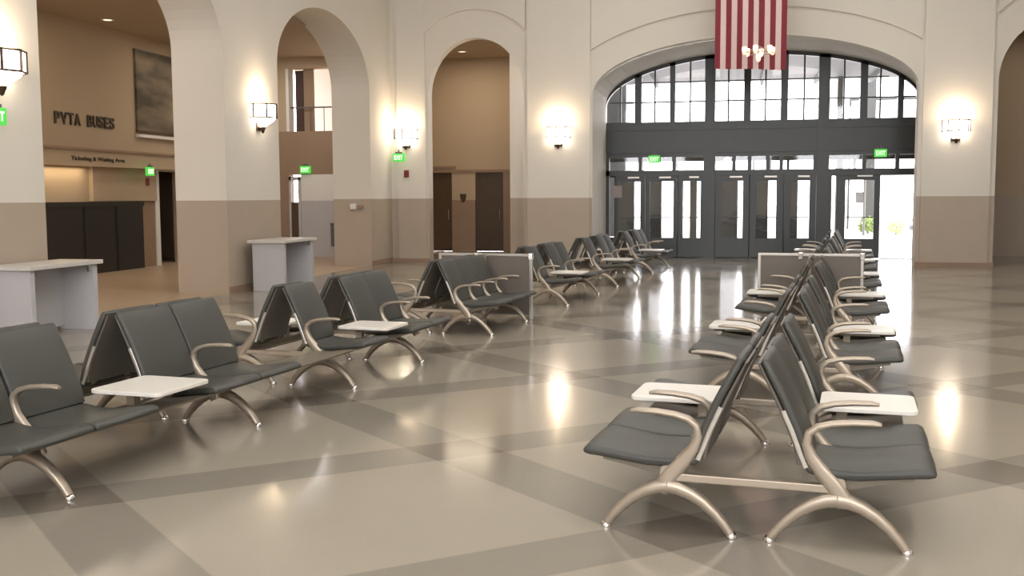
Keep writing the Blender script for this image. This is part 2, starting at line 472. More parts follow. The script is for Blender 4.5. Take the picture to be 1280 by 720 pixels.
# ------------------------------------------------------------------ outdoors
mb = MB(); mb.quad([(-60, 30.7, -.02), (60, 30.7, -.02), (60, 160, -.02), (-60, 160, -.02)])
struct(mb.build('ground', M['concrete']))
cp = thing('entrance_canopy', 'grey metal canopy outside above the glass entrance', 'canopy', (1, 38, 0))
mb = MB(); mb.box(-9, 9, -6.0, 4.0, 6.05, 6.35)
mb.build('roof_deck', M['canopy'], cp)
for k in range(9):
    mb = MB(); mb.box(-8+2*k-.06, -8+2*k+.06, -6.0, 4.0, 5.88, 6.06); mb.build('purlin', M['canopy'], cp)
for x in (-7.5, 2.9):
    mb = MB(); mb.box(x-.13, x+.13, 3.2, 3.46, 0, 6.06); mb.build('column', M['frame'], cp)
gw = MB(); gw.box(-7.8, -4.6, 42.8, 46, 0, 12); gw.box(-4.65, -4.3, 42.6, 46, 0, 12)
tag(gw.build('neighbouring_building', M['canopy']), 'grey building front seen through the left upper panes', 'building')
br = thing('elevated_railing', 'dark steel railing outside seen through the right upper panes', 'railing', (7.1, 52, 0))
mb = MB(); mb.box(-1.8, 2.2, -.05, .05, 6.05, 6.2); mb.build('top_rail', M['frame'], br)
for x in (-1.75, 2.1):
    mb = MB(); mb.box(x-.05, x+.05, -.05, .05, 0, 6.06); mb.build('post', M['frame'], br)
mb = MB(); mb.box(-1.0, -.6, -.15, .15, 0, 7.4); mb.build('pylon', M['frame'], br)
def blob_bush(name, loc, r, m_, label, n=160):
    mb = MB(); rnd = random.Random(hash(name) % 99+int(r*100))
    for k in range(n):
        v = Vector((rnd.gauss(0, 1), rnd.gauss(0, 1), rnd.gauss(0, 1))).normalized()*r*rnd.uniform(.55, 1)
        v.z = v.z*.8+r*.85
        a = Vector((rnd.uniform(-1, 1), rnd.uniform(-1, 1), rnd.uniform(-1, 1))).normalized()*r*.22
        b = a.orthogonal().normalized()*r*.14
        mb.quad([v-a, v-b, v+a, v+b])
    t = thing(name, label, 'shrub', loc)
    mb.build('foliage', m_, t)
    s_ = MB(); s_.tube([(0, 0, 0), (.02, 0, r*.9)], [.05, .03], 6); s_.build('stem', M['iron'], t)
blob_bush('shrub', (5.55, 46, 0), .45, M['leaf'], 'small green shrub outside behind the closed right glass door')
blob_bush('shrub', (6.55, 45, 0), .40, M['leaf2'], 'yellow green shrub outside in the open doorway')
sp = thing('street_sign', 'dark street sign on a thin pole outside behind the right glass door', 'street sign', (5.15, 44, 0))
mb = MB(); mb.tube([(0, 0, 0), (0, 0, 2.9)], .05); mb.build('pole', M['grey'], sp)
mb = MB(); mb.box(-.34, -.04, -.02, .02, 1.3, 1.75); mb.build('sign_plate', M['grey'], sp)
mb = MB(); mb.box(-.22, .22, -.2, .2, 0, .5); mb.box(-.40, -.1, -.14, .14, .1, .3); mb.box(-.26, .26, -.24, .24, .48, .56)
o_ = mb.build('utility_box', M['grey'], loc=(7.9, 48, 0), bevel=.02)
tag(o_, 'small dark street box outside at the right of the open doorway', 'utility box')

# ------------------------------------------------------------------ corridor behind the left arches
XB = -13.8
mb = MB(); mb.quad([(XB-3, -8.4, 0), (XL-.12, -8.4, 0), (XL-.12, 30.7, 0), (XB-3, 30.7, 0)])
struct(mb.build('floor_corridor', M['cor_floor']))
mb = MB(); mb.box(XB-.3, XL-.9, -8.4, 30.6, 5.45, 5.65); struct(mb.build('ceiling_corridor', M['cor_plaster']))
mb = MB()
mb.box(XB-.3, XB, -8.4, 18.4, 0, 5.95); mb.box(XB-.3, XB, 18.4, 23.2, 0, 5.95); mb.box(XB-.3, XB, 23.2, 24.45, 2.3, 5.95); mb.box(XB-.3, XB, 24.45, 27.3, 0, 5.95)
struct(mb.build('wall_corridor', M['cor_plaster']))
mb = MB(); mb.box(XB-3, XB-2.9, 22, 26, 0, 2.6); mb.box(XB-3, XB-.3, 22, 22.1, 0, 2.6); mb.box(XB-3, XB-.3, 26, 26.1, 0, 2.6); mb.box(XB-3, XB-.3, 22, 26, 2.5, 2.6)
struct(mb.build('wall_backroom', M['cor_brown']))
mb = MB(); mb.box(XB-.02, XB+.06, 23.02, 23.2, 0, 2.3); mb.box(XB-.02, XB+.06, 24.45, 24.6, 0, 2.3); mb.box(XB-.02, XB+.06, 23.02, 24.6, 2.3, 2.4)
struct(mb.build('trim_14', M['white']))
mb = MB(); mb.box(XB-.01, XB+.03, 22.3, 23.02, 0, 1.58); mb.box(XB-.01, XB+.03, 16.4, 18.9, 0, 1.58)
struct(mb.build('trim_15', M['cor_brown']))
# fascia header over the counter opening
mb = MB(); mb.box(XB, XB+.35, 17.0, 25.4, 2.33, 2.66, 0); mb.box(XB, XB+.40, 17.0, 25.4, 2.66, 2.71, 1)
struct(mb.build('trim_16', [M['cor_plaster'], M['cor_brown']]))
mb = MB(); mb.box(XB, XB+.10, 20.45, 23.02, 1.58, 2.33); struct(mb.build('trim_17', M['cor_plaster']))
tk = thing('ticket_counter_shutter', 'black closed counter shutter in the corridor beyond the left arch', 'shutter', (XB+.09, 20.6, 0))
mb = MB(); mb.box(-.08, .05, -1.9, 1.72, 0, 1.57); mb.build('shutter', M['dark_panel'], tk)
mb = MB(); mb.box(.05, .09, -1.9, 1.72, 1.46, 1.57); mb.build('head_rail', M['dark_panel'], tk)
for y in (-.55, .65):
    mb = MB(); mb.box(.05, .075, y-.03, y+.03, 0, 1.46); mb.build('mullion', M['dark_panel'], tk)
# lettering
wl = thing('wall_lettering', 'dark raised capital letters on the beige corridor wall beyond the left arch', 'sign lettering', (XB+.018, 19.33, 3.20))
for wd, y0, wy in (('PVTA', 0, .92), ('BUSES', 1.13, 1.04)):
    y = y0
    wts = [{'A': 1.12, 'V': 1.12}.get(c_, 1.) for c_ in wd]; cell = wy/sum(wts)
    for c_, k in zip(wd, wts):
        me = text_mesh(c_, .3, .015, M['letter'], .006); fit_text(me, cell*k*.84, .255)
        o = bpy.data.objects.new('letter', me); COL.objects.link(o); o.parent = wl
        o.matrix_local = Matrix(((0, 0, 1, 0), (1, 0, 0, y), (0, 1, 0, 0), (0, 0, 0, 1)))
        y += cell*k
me = text_mesh('Ticketing & Waiting Area', .15, .006, M['letter'], .002); fit_text(me, 1.95, .11)
o = bpy.data.objects.new('fascia_lettering', me); COL.objects.link(o)
o.matrix_world = Matrix(((0, 0, 1, XB+.358), (1, 0, 0, 19.35), (0, 1, 0, 2.42), (0, 0, 0, 1)))
tag(o, 'small dark lettering along the pale fascia above the black counter shutter', 'sign lettering')
# mural
mu = thing('mural_painting', 'large muted mural painting high on the corridor wall beyond the left arch', 'painting', (XB+.01, 23.5, 3.25))
mb = MB(); mb.box(0, .05, -1.13, 1.25, 0, 1.85); mb.build('canvas', M['mural'], mu)
mb = MB(); mb.box(0, .07, -1.16, 1.28, -.05, 0); mb.box(0, .07, -1.16, 1.28, 1.85, 1.88); mb.build('frame', M['dark_wood'], mu)
mb = MB(); mb.box(0, .10, -1.13, 1.25, -.17, -.10); mb.build('picture_ledge', M['white'], mu)
exit_sign((XB+.55, 22.0, 2.26), PI/2, 'green exit sign hung below the fascia in the left corridor', .08)
fa = MB(); fa.box(-.02, .03, -.06, .06, -.09, .09)
tag(fa.build('fire_alarm', M['alarm'], loc=(XB+.11, 22.6, 2.03), bevel=.01), 'small dark red alarm box beside the corridor doorway under the exit sign', 'alarm')

# corridor end wall with upper gallery opening
YC = 27.0
mb = MB()
for x0_, x1_, z0_, z1_ in ((XB, -12.05, 3.45, 5.95), (-10.2, XL-.9, 3.45, 5.95), (-12.05, -10.2, 5.15, 5.95)): mb.box(x0_, x1_, YC, YC+.3, z0_, z1_)
struct(mb.build('wall_corridor_end', M['cor_plaster']))
mb = MB(); mb.box(XB, XL-.9, YC, YC+.3, 2.27, 3.45); mb.box(XB, -12.02, YC, YC+.3, 0, 2.27); struct(mb.build('wall_corridor_lower', M['cor_brown']))
mb = MB(); mb.box(-11.68, XL-.9, YC, YC+.3, 1.55, 2.27, 0); mb.box(-11.68, XL-.9, YC, YC+.3, 0, 1.55, 1)
struct(mb.build('wall_corridor_white', [M['white'], M['counter_side']]))
mb = MB(); mb.box(-12.3, -9.9, 29.2, 29.3, 2.4, 6); struct(mb.build('wall_gallery', M['white']))
gr = thing('gallery_railing', 'thin grey handrail across the bright gallery opening beyond the second left arch', 'railing', (-11.1, YC+.1, 3.45))
mb = MB(); mb.tube([(-.95, 0, .65), (.9, 0, .65)], .022); mb.build('handrail', M['grey'], gr)
for x in (-.3, .1, .5):
    mb = MB(); mb.tube([(x, 0, 0), (x, 0, .65)], .012); mb.build('baluster', M['grey'], gr)
mb = MB(); mb.box(-.17, .17, -.15, .15, 0, 1.68)
tag(mb.build('gallery_pillar', mat('pillar_brown', (.06, .03, .025), .5), loc=(-11.76, YC+.5, 3.46)), 'dark brown pillar in the gallery opening beyond the second left arch', 'pillar')
mb = MB(); mb.box(-12.05, -11.97, YC-.03, YC+.3, 3.45, 5.15); mb.box(-11.62, -11.35, YC+.2, YC+.3, 3.45, 5.15, 1); struct(mb.build('trim_18', [M['white'], M['cor_brown']]))
# lower door with bright pane
mb = MB(); mb.box(0, .34, -.03, .03, 0, .1); mb.box(0, .06, -.03, .03, 0, 2.2); mb.box(.27, .34, -.03, .03, 0, 2.2); mb.box(0, .34, -.03, .03, 2.1, 2.2); mb.box(.06, .27, -.02, .02, .1, 1.5, 1)
d9 = struct(mb.build('door_9', [M['counter_side'], M['dark_wood']])); d9.location = (-12.02, YC-.01, .01)
mb = MB(); mb.box(.06, .27, -.01, .01, 1.5, 2.1); mb.build('pane', M['glass'], d9)
exit_sign((-11.52, YC-.04, 2.40), 0, 'green exit sign beyond the second left arch, above the white wall', .06)
wb = MB(); wb.box(-.07, .07, -.10, .03, -.3, .32); wb.box(-.08, .08, -.115, .03, .29, .34)
tag(wb.build('extinguisher_box', M['grey'], loc=(-10.72, YC-.02, .60), bevel=.01), 'narrow dark box low on the pale wall beyond the second left arch', 'box')
ph = thing('wall_phone', 'small white and grey fixture on the stone jamb of the second left arch', 'wall fixture', (-8.86, 23.6, 1.42))
mb = MB(); mb.box(-.09, .06, -.08, .05, -.07, .07); mb.build('white_body', M['white'], ph, bevel=.02)
mb = MB(); mb.box(.10, .22, -.05, .05, -.05, .03); mb.build('grey_bracket', M['cor_brown'], ph, bevel=.01)

# ------------------------------------------------------------------ alcove behind the third arch
mb = MB(); mb.box(-9.5, -5.0, 30.3, 30.5, 2.40, 5.85); mb.box(-8.27, -7.55, 30.3, 30.5, 1.54, 2.40)
struct(mb.build('wall_alcove', M['cor_plaster']))
mb = MB(); mb.box(-8.27, -7.55, 30.28, 30.5, 0, 1.54); mb.box(-9.5, -5.4, 30.26, 30.32, 2.36, 2.44); mb.box(-6.69, -5.4, 30.28, 30.5, 0, 2.4)
struct(mb.build('wall_alcove_lower', M['cor_brown']))
mb = MB(); mb.box(-9.6, -9.4, YE+.36, 30.5, 0, 5.9); struct(mb.build('wall_alcove_left', M['cor_plaster']))
mb = MB(); mb.box(-5.66, -4.6, YE+1.25, 30.3, 0, ZW, 1); mb.box(-5.66, -4.6, YE+1.25, 30.3, ZW, 5.9, 0)
struct(mb.build('wall_alcove_right', [M['plaster'], M['stone']]))
mb = MB(); mb.box(-9.38, -4.6, YE+.36, 30.5, 5.72, 5.9); struct(mb.build('ceiling_alcove', M['cor_plaster']))
for i, (a, b) in enumerate(((-9.0, -8.27), (-7.55, -6.69))):
    mb = MB(); w = b-a
    mb.box(0, w, 0, .04, 0, 2.36); mb.box(.06, w-.06, -.012, 0, .12, 2.2)
    d = struct(mb.build('door_%d' % (10+i), M['dark_wood'])); d.location = (a, 30.40, .005)
    mb = MB(); mb.tube([(w-.12, -.06, .95), (w-.12, -.06, 1.25)], .015); mb.build('door_handle', M['chrome'], d)
mb = MB(); mb.box(-.37, .37, -.02, .02, -.035, .035)
tag(mb.build('sign_plate', M['cor_brown'], loc=(-8.5, 30.27, 2.52)), 'thin brown sign strip over the dark left door inside the narrow arch', 'sign')
sc = thing('corridor_lamp', 'small brown wall lamp between two dark doors inside the narrow arch', 'wall lamp', (-7.92, 30.28, 1.62))
mb = MB(); mb.lathe([(.0, -.16), (.05, -.12), (.09, .0), (.10, .10)], 12); mb.build('lamp_cup', M['dark_wood'], sc, smooth=True)
mb = MB(); mb.box(-.03, .03, 0, .03, -.1, .05); mb.build('wall_bracket', M['iron'], sc)
# right alcove: plain room
mb = MB(); mb.box(5.3, 9.9, 29.6, 29.8, ZW, 5.9, 0); mb.box(5.3, 9.9, 29.6, 29.8, 0, ZW, 1); mb.box(9.7, 9.9, YE+.36, 29.8, 0, 5.9); mb.box(5.2, 5.6, YE+.36, 29.8, 0, 5.9); mb.box(5.2, 9.9, YE+.36, 29.8, 5.75, 5.9)
struct(mb.build('wall_alcove_east', [M['cor_plaster'], M['stone']]))
# right corridor shell
mb = MB(); mb.box(XR+5, XR+5.2, -8.4, 26.5, 0, 6); mb.box(XR+.9, XR+5.2, 26.3, 26.5, 0, 6); mb.box(XR+.9, XR+5.2, -8.4, 26.5, 6, 6.2)
struct(mb.build('wall_corridor_right', M['cor_plaster']))
mb = MB(); mb.quad([(XR+1, -8.4, 0), (XR+5.2, -8.4, 0), (XR+5.2, 26.5, 0), (XR+1, 26.5, 0)]); struct(mb.build('floor_corridor_right', M['cor_floor']))

# recessed downlights
def downlight(loc, label):
    t = thing('recessed_downlight', label, 'downlight', loc)
    mb = MB(); mb.lathe([(.09, 0), (.13, -.012), (.14, 0)], 20); mb.build('trim_ring', M['white'], t)
    mb = MB(); mb.lathe([(.0, -.004), (.09, -.004)], 20); mb.build('lamp_face', M['spot'], t)
downlight((-13.16, 20.4, 5.45), 'small round downlight in the corridor ceiling beyond the left arch')
downlight((-7.55, 28.9, 5.72), 'small round downlight in the ceiling inside the narrow arch')

# ------------------------------------------------------------------ fire alarm on the end wall corner
fa = MB(); fa.box(-.06, .06, -.05, .0, -.09, .09); fa.box(-.035, .035, -.065, -.05, -.02, .05)
tag(fa.build('fire_alarm', M['alarm'], loc=(-8.03, YE-.06, 2.22), bevel=.008), 'small red fire alarm on the corner pilaster below a green exit sign', 'alarm')
exit_sign((-8.18, YE-.22, 2.62), 0, 'green exit sign below the sconce on the corner pilaster', .10)
exit_sign((XL+.10, 10.62, 2.60), math.radians(80), 'green exit sign below the sconce on the leftmost pier, cut by the frame edge', .09)

# ------------------------------------------------------------------ sconces
def make_sconce():
    root = thing('wall_sconce', '', 'wall sconce')
    R = .30; ang = [PI+PI*k/4 for k in range(5)]
    P = [(R*math.cos(a), R*math.sin(a)-.06) for a in ang]
    zb, zt = 0., .24
    fm = MB()
    for (x, y) in P:
        fm.box(x-.012, x+.012, y-.012, y+.012, zb-.01, zt+.01)
    for z in (zb, zt):
        for (p, q) in zip(P[:-1], P[1:]):
            fm.tube([(p[0], p[1], z), (q[0], q[1], z)], .014, 6)
        for p in (P[0], P[-1]): fm.tube([(p[0], p[1], z), (p[0], 0, z)], .012, 6)
    fm.build('lantern_frame', M['iron'], root)
    for (p, q) in zip(P[:-1], P[1:]):
        g = MB(); mx = .985
        A = [(p[0]*mx, p[1]*mx, zb), (q[0]*mx, q[1]*mx, zb), (q[0]*mx, q[1]*mx, zt), (p[0]*mx, p[1]*mx, zt)]
        B = [(x*.97, y*.97, z) for x, y, z in A]
        g.quad(A); g.quad(B[::-1])
        for i in range(4): g.quad([A[i], A[(i+1) % 4], B[(i+1) % 4], B[i]])
        g.build('glass_panel', M['lamp'], root)
    b = MB(); b.lathe([(.27, 0), (.22, -.06), (.13, -.12), (.05, -.17)], 8, (0, -.06, 0), a0=PI, a1=2*PI)
    b.build('glass_bowl', M['lamp'], root, smooth=True)
    f = MB(); f.lathe([(.0, -.28), (.025, -.26), (.035, -.225), (.05, -.20), (.06, -.165), (.0, -.15)], 12, (0, -.09, 0)); f.build('finial', M['iron'], root, smooth=True)
    w = MB(); w.box(-.10, .10, -.03, 0, -.22, .20); w.build('wall_plate', M['iron'], root, bevel=.006)
    u = MB(); u.lathe([(.0, .02), (.045, .03), (.06, .10), (.045, .20), (.0, .24)], 12, (0, -.16, .0)); u.build('bulb', M['lamp'], root, smooth=True)
    return root
proto = make_sconce()
sc_spots = [((-8.02, YE-.07, 3.08), 0, 'lit wall sconce on the corner pilaster left of the narrow arch', 21),
            ((-4.17, YE-.07, 3.06), 0, 'lit wall sconce on the pilaster between narrow arch and glass doors', 21),
            ((4.86, YE-.07, 3.05), 0, 'lit wall sconce on the pilaster right of the glass doors', 21),
            ((XL, 17.68, 3.08), PI/2, 'lit wall sconce on the left wall pier between the two big arches', 21),
            ((XL, 10.78, 3.12), PI/2, 'lit wall sconce on the leftmost pier, cut by the frame edge', 21),
            ]
for i, (loc, rz, lab, pw) in enumerate(sc_spots):
    o = proto if i == 0 else copy_tree(proto)
    o.location = loc; o.rotation_euler = (0, 0, rz); tag(o, lab, 'wall sconce', 'lantern wall sconces')
    L = bpy.data.lights.new('sconce_bulb_light', 'POINT'); L.energy = pw; L.color = (1, .74, .47); L.shadow_soft_size = .08
    lo = bpy.data.objects.new('sconce_bulb_light', L); COL.objects.link(lo)
    n_ = Vector((0, -.2, .36)); n_.rotate(Matrix.Rotation(rz, 3, 'Z')); lo.location = Vector(loc)+n_

# ------------------------------------------------------------------ flag and chandelier
fl = thing('hanging_flag', 'large American flag hung vertically in front of the big entrance arch', 'flag', (.32, 23.7, 4.36))
W, Hh = 1.53, 2.95
def fpt(u, z, side=0):
    return ((u-.5)*W, .05*math.sin(u*9+z*.8)*min(1, .4+(Hh-z)/Hh)+side, z+.07*(1-u)*(1-z/Hh))
for k in range(13):
    mb = MB(); nz = 14
    ztop = Hh if k >= 7 else Hh*.6
    for i in range(nz):
        z0_, z1_ = ztop*i/nz, ztop*(i+1)/nz
        for h in range(2):
            ua, ub = (k+h*.5)/13, (k+.5+h*.5)/13
            mb.quad([fpt(ua, z0_), fpt(ub, z0_), fpt(ub, z1_), fpt(ua, z1_)])
            mb.quad([fpt(ua, z0_, .006), fpt(ua, z1_, .006), fpt(ub, z1_, .006), fpt(ub, z0_, .006)])
    mb.build('red_stripe' if k % 2 == 0 else 'white_stripe', M['red'] if k % 2 == 0 else M['flagwhite'], fl, smooth=True)
mb = MB()
for i in range(6):
    for h in range(7):
        z0_, z1_ = Hh*(.6+.4*i/6), Hh*(.6+.4*(i+1)/6)
        mb.quad([fpt(h/13, z0_), fpt((h+1)/13, z0_), fpt((h+1)/13, z1_), fpt(h/13, z1_)])
can = mb.build('canton', M['blue'], fl, smooth=True)
mb = MB()
for r in range(9):
    for q in range(6 if r % 2 == 0 else 5):
        u = (.45+q*1.2+(0 if r % 2 == 0 else .6))/13; z = Hh*(.62+.36*(r+.5)/9); p = fpt(u, z, -.01)
        pts = []
        for j in range(10):
            rr = .035 if j % 2 == 0 else .014; a = PI/2+j*PI/5
            pts.append((p[0]+rr*math.cos(a), p[1], p[2]+rr*math.sin(a)))
        mb.quad(pts)
mb.build('star', M['white'], can)['kind'] = 'stuff'
mb = MB(); mb.tube([(-.85, 0, Hh+.03), (.85, 0, Hh+.03)], .02)
mb.tube([(-.8, 0, Hh+.03), (-.8, 0, ZC-4.36)], .006, 6); mb.tube([(.8, 0, Hh+.03), (.8, 0, ZC-4.36)], .006, 6)
mb.build('flag_rod', M['iron'], fl)

ch = thing('chandelier', 'small amber lit chandelier hanging in front of the striped flag', 'chandelier', (.47, 22.6, 4.62))
mb = MB(); mb.tube([(0, 0, .1), (0, 0, ZC-4.62)], .006, 6); mb.build('chain', M['iron'], ch)
mb = MB()
for k in range(24):
    a, b = 2*PI*k/24, 2*PI*(k+1)/24
    mb.tube([(.30*math.cos(a), .30*math.sin(a), -.03), (.30*math.cos(b), .30*math.sin(b), -.03)], .008, 6)
for k in range(6):
    a = 2*PI*k/6; mb.tube([(.30*math.cos(a), .30*math.sin(a), -.03), (0, 0, .12)], .006, 6)
mb.build('ring_frame', M['alu'], ch)
lm = MB(); lm.lathe([(0, -.07), (.035, -.05), (.05, .01), (.055, .08), (.04, .10), (0, .10)], 12); lmm = lm.mesh('lamp_cup', M['candle'], True)
for k in range(6):
    a = 2*PI*k/6+.3; inst('lamp_cup', lmm, ch, (.30*math.cos(a), .30*math.sin(a), .0))
inst('lamp_cup', lmm, ch, (0, 0, -.14))
pl = thing('pendant_lamp', 'small amber pendant lamp in the vestibule behind the glass doors', 'pendant lamp', (-.18, 29.2, 2.60))
mb = MB(); mb.lathe([(.0, -.09), (.06, -.07), (.10, .02), (.05, .07), (0, .08)], 14); mb.build('lamp_shade', M['candle'], pl, smooth=True)
mb = MB(); mb.tube([(0, 0, .07), (0, 0, .19)], .012, 6); mb.build('stem', M['iron'], pl)

# ------------------------------------------------------------------ counters along the left wall
def counter(loc, L, W_, H, label, rz=0.):
    t = thing('standing_counter', label, 'counter table', loc, rz, None)
    mb = MB(); mb.box(-W_/2, W_/2, 0, L, H-.05, H); mb.build('counter_top', M['counter'], t, bevel=.006)
    for y in (.06, L-.14):
        mb = MB(); mb.box(-W_/2+.07, W_/2-.05, y, y+.08, .0, H-.05); mb.build('side_panel', M['counter_side'], t, bevel=.004)
    mb = MB(); mb.box(-W_/2+.09, -W_/2+.13, .14, L-.14, .05, H-.05); mb.build('back_panel', M['counter_side'], t)
    for y in (.15, L-.20):
        mb = MB(); mb.box(W_/2-.10, W_/2-.07, y, y+.04, H-.14, H-.05); mb.build('corner_bracket', M['chrome'], t)
    return t
counter((-8.08, 10.35, 0), 1.40, .62, .88, 'pale standing counter against the leftmost pier, cut by the frame edge')
counter((-7.97, 16.86, 0), 1.42, .72, .90, 'pale standing counter before the pier between the two left arches')

# ------------------------------------------------------------------ beam benches
BY = math.radians(6.25)
def fromb(u, v, z=0.): return (u*math.cos(BY)+v*math.sin(BY), -u*math.sin(BY)+v*math.cos(BY), z)
OFF = .397                                        # half distance between the two beams
cache = {}
def loft(prof, w, matl, name, inset=.014, crown=0.):
    """profile (u,z) closed loop extruded along +v with rounded ends"""
    key = (name, round(w, 3))
    if key in cache: return cache[key]
    cx = sum(p[0] for p in prof)/len(prof); n = len(prof)
    rings = []
    def off(d):
        out = []
        for i, p in enumerate(prof):
            a, b = prof[i-1], prof[(i+1) % n]
            tx, tz = b[0]-a[0], b[1]-a[1]; L = math.hypot(tx, tz) or 1
            out.append((p[0]+tz/L*d*sgn, p[1]-tx/L*d*sgn))
        return out
    area = sum(prof[i-1][0]*prof[i][1]-prof[i][0]*prof[i-1][1] for i in range(n))
    sgn = -1 if area > 0 else 1
    for v, d in ((0, inset), (inset*.3, inset*.3), (inset, 0), (w*.5, -crown), (w-inset, 0), (w-inset*.3, inset*.3), (w, inset)):
        rings.append([(p[0], v, p[1]) for p in off(d)])
    mb = MB(); mb.sweep(rings); cache[key] = mb.mesh(name, matl, True)
    return cache[key]
SEAT = [(-.135, .392), (-.08, .384), (0, .374), (.10, .374), (.20, .386), (.30, .402), (.36, .410), (.395, .410), (.418, .399), (.427, .384),
        (.421, .370), (.395, .362), (.34, .358), (.20, .342), (.10, .330), (0, .330), (-.08, .338), (-.135, .350), (-.15, .370)]
BACK = [(-.118, .400), (-.135, .47), (-.172, .57), (-.220, .68), (-.275, .79), (-.318, .868), (-.332, .882), (-.350, .880), (-.358, .866),
        (-.318, .785), (-.262, .675), (-.214, .565), (-.178, .47), (-.158, .400), (-.140, .388)]
SHELL = [(-.163, .385), (-.183, .47), (-.219, .565), (-.267, .675), (-.323, .785), (-.360, .858), (-.374, .858),
         (-.341, .785), (-.286, .672), (-.238, .562), (-.202, .468), (-.186, .385)]
LEGP = [(.00, .232), (.05, .226), (.11, .203), (.17, .166), (.225, .118), (.270, .068), (.303, .022)]
ARMP = [(.035, .205), (.018, .245), (-.025, .305), (-.078, .365), (-.125, .430), (-.145, .490), (-.135, .540), (-.095, .572), (-.03, .590), (.06, .600), (.15, .602), (.185, .597)]
def leg_mesh():
    if 'leg' not in cache:
        mb = MB(); mb.band(LEGP, [.075, .072, .064, .058, .052, .047, .042], [.075, .072, .066, .062, .058, .055, .050]); cache['leg'] = mb.mesh('leg', M['alu'], True)
        mb = MB(); mb.lathe([(0, 0), (.028, 0), (.03, .012), (.02, .03), (0, .034)], 12, (.308, 0, 0)); cache['foot'] = mb.mesh('foot_pad', M['chrome'], True)
    return cache['leg'], cache['foot']
def arm_mesh():
    if 'arm' not in cache:
        mb = MB(); mb.band(ARMP, [.075, .088, .086, .074, .060, .050, .040, .034, .030, .028, .026, .016], [.05, .05, .048, .046, .044, .044, .046, .05, .054, .056, .054, .035]); cache['arm'] = mb.mesh('armrest', M['alu'], True)
    return cache['arm']
def tabletop_mesh(w):
    k = ('tab', round(w, 2))
    if k not in cache:
        mb = MB(); r = .05; pts = []
        for cx, cy, a0 in ((.40-r, r, -PI/2), (.40-r, w-r, 0), (-.12+r, w-r, PI/2), (-.12+r, r, PI)):
            for j in range(5):
                a = a0+PI/2*j/4; pts.append((cx+r*math.cos(a), cy+r*math.sin(a)))
        mb.sweep([[(x, y, z) for x, y in pts] for z in (.445, .470)]); cache[k] = mb.mesh('table_top', M['table'], False, .004)
        mb = MB(); mb.box(-.05, .28, w/2-.03, w/2+.03, .40, .446); mb.box(-.03, .03, w/2-.03, w/2+.03, .32, .41); cache[k+('b',)] = mb.mesh('table_bracket', M['alu'])
    return cache[k], cache[k+('b',)]
def seat_mount(w):
    k = ('mount', round(w, 2))
    if k not in cache:
        mb = MB()
        for v in (.10, w-.10):
            mb.band([(-.17, .385), (-.10, .345), (0, .318), (.12, .318), (.26, .338)], [.02, .026, .03, .026, .016], .035, y=v)
        cache[k] = mb.mesh('seat_bracket', M['alu'], True)
    return cache[k]
def back_bar(w):
    k = ('bbar', round(w, 2))
    if k not in cache:
        mb = MB()
        mb.band([(-.145, .375), (-.172, .44), (-.205, .53), (-.253, .64)], .026, .014, y=0)
        cache[k] = mb.mesh('side_frame', M['alu_light'], True)
    return cache[k]

def bench_pair(pattern, pitch, frames, label, u0, v0, end_arms=True, rod=True, bridge=0.):
    """two rows of seats back to back: S = seat, T = table; frames = positions of the leg frames"""
    root = thing('double_beam_bench', label, 'waiting bench', fromb(u0, v0), -BY, 'back to back beam benches')
    L = pitch*len(pattern); w = pitch-.02
    lg, ft = leg_mesh(); am = arm_mesh()
    for side in (1, -1):
        rz = 0 if side == 1 else PI
        def at(v0_, span=0.):          # place a local piece of given v-extent on either side
            return ((OFF*side, v0_ if side == 1 else v0_+span, 0))
        bm = MB(); bm.band([(0, .26), (0, .33)], .001, .001)
        bm = MB(); ring = [(.036*math.copysign(abs(math.cos(a))**.6, math.cos(a)), .293+.045*math.copysign(abs(math.sin(a))**.6, math.sin(a))) for a in [2*PI*j/16 for j in range(16)]]
        bm.sweep([[(x, v, z) for x, z in ring] for v in (0.01, L-.01)])
        b = bm.build('beam', M['alu'], root, smooth=True); b.location = at(0, L); b.rotation_euler = (0, 0, rz)
        pm = MB(); pan = [(-.06, .325), (.12, .328), (.30, .352), (.335, .350), (.33, .336), (.20, .312), (.06, .280), (-.04, .276)]
        Lp = L+(bridge if side == 1 else 0)
        pm.sweep([[(x, v, z) for x, z in pan] for v in (.055, Lp-(.055 if Lp == L else 0))])
        p_ = pm.build('seat_pan', M['pan'], root, smooth=True); p_.location = (OFF*side, 0 if side == 1 else L, 0); p_.rotation_euler = (0, 0, rz)
        for i, chh in enumerate(pattern):
            va = i*pitch+.01
            if chh == 'S':
                s_ = inst('seat', loft(SEAT, w, M['upholstery'], 'seat', crown=.004), root, at(va, w), rz)
                inst('seat_bracket', seat_mount(w), s_)
                k = inst('backrest', loft(BACK, w, M['upholstery'], 'backrest', crown=.002), root, at(va, w), rz)
                inst('back_shell', loft(SHELL, w-.02, M['shell'], 'back_shell', .006), k, (0, .01, 0))
                [inst('side_frame', back_bar(w), k, (0, v_, 0)) for v_ in (.006, w-.006)]
            else:
                tm, tb = tabletop_mesh(w)
                k = inst('table_top', tm, root, at(va, w), rz); k['label'] = 'pale laminate side table between seats'
                inst('table_bracket', tb, k)
        arms = [i*pitch for i in range(1, len(pattern)) if pattern[i-1] == 'S' and pattern[i] == 'S']
        if end_arms: arms = [0.025]+arms+[L-.025]
        for v in arms: inst('armrest', am, root, at(v), rz)
        for v in frames:
            for q in (0, PI):
                k = inst('leg', lg, root, at(v), rz+q)
                inst('foot_pad', ft, k)
    if rod:
        mb = MB(); mb.box(-OFF, OFF, frames[0]-.022, frames[0]+.022, .262, .302); mb.build('cross_rod', M['alu'], root, bevel=.006)
        mb = MB(); mb.box(-OFF, OFF, frames[-1]-.022, frames[-1]+.022, .262, .302); mb.build('cross_rod', M['alu'], root, bevel=.006)
    return root
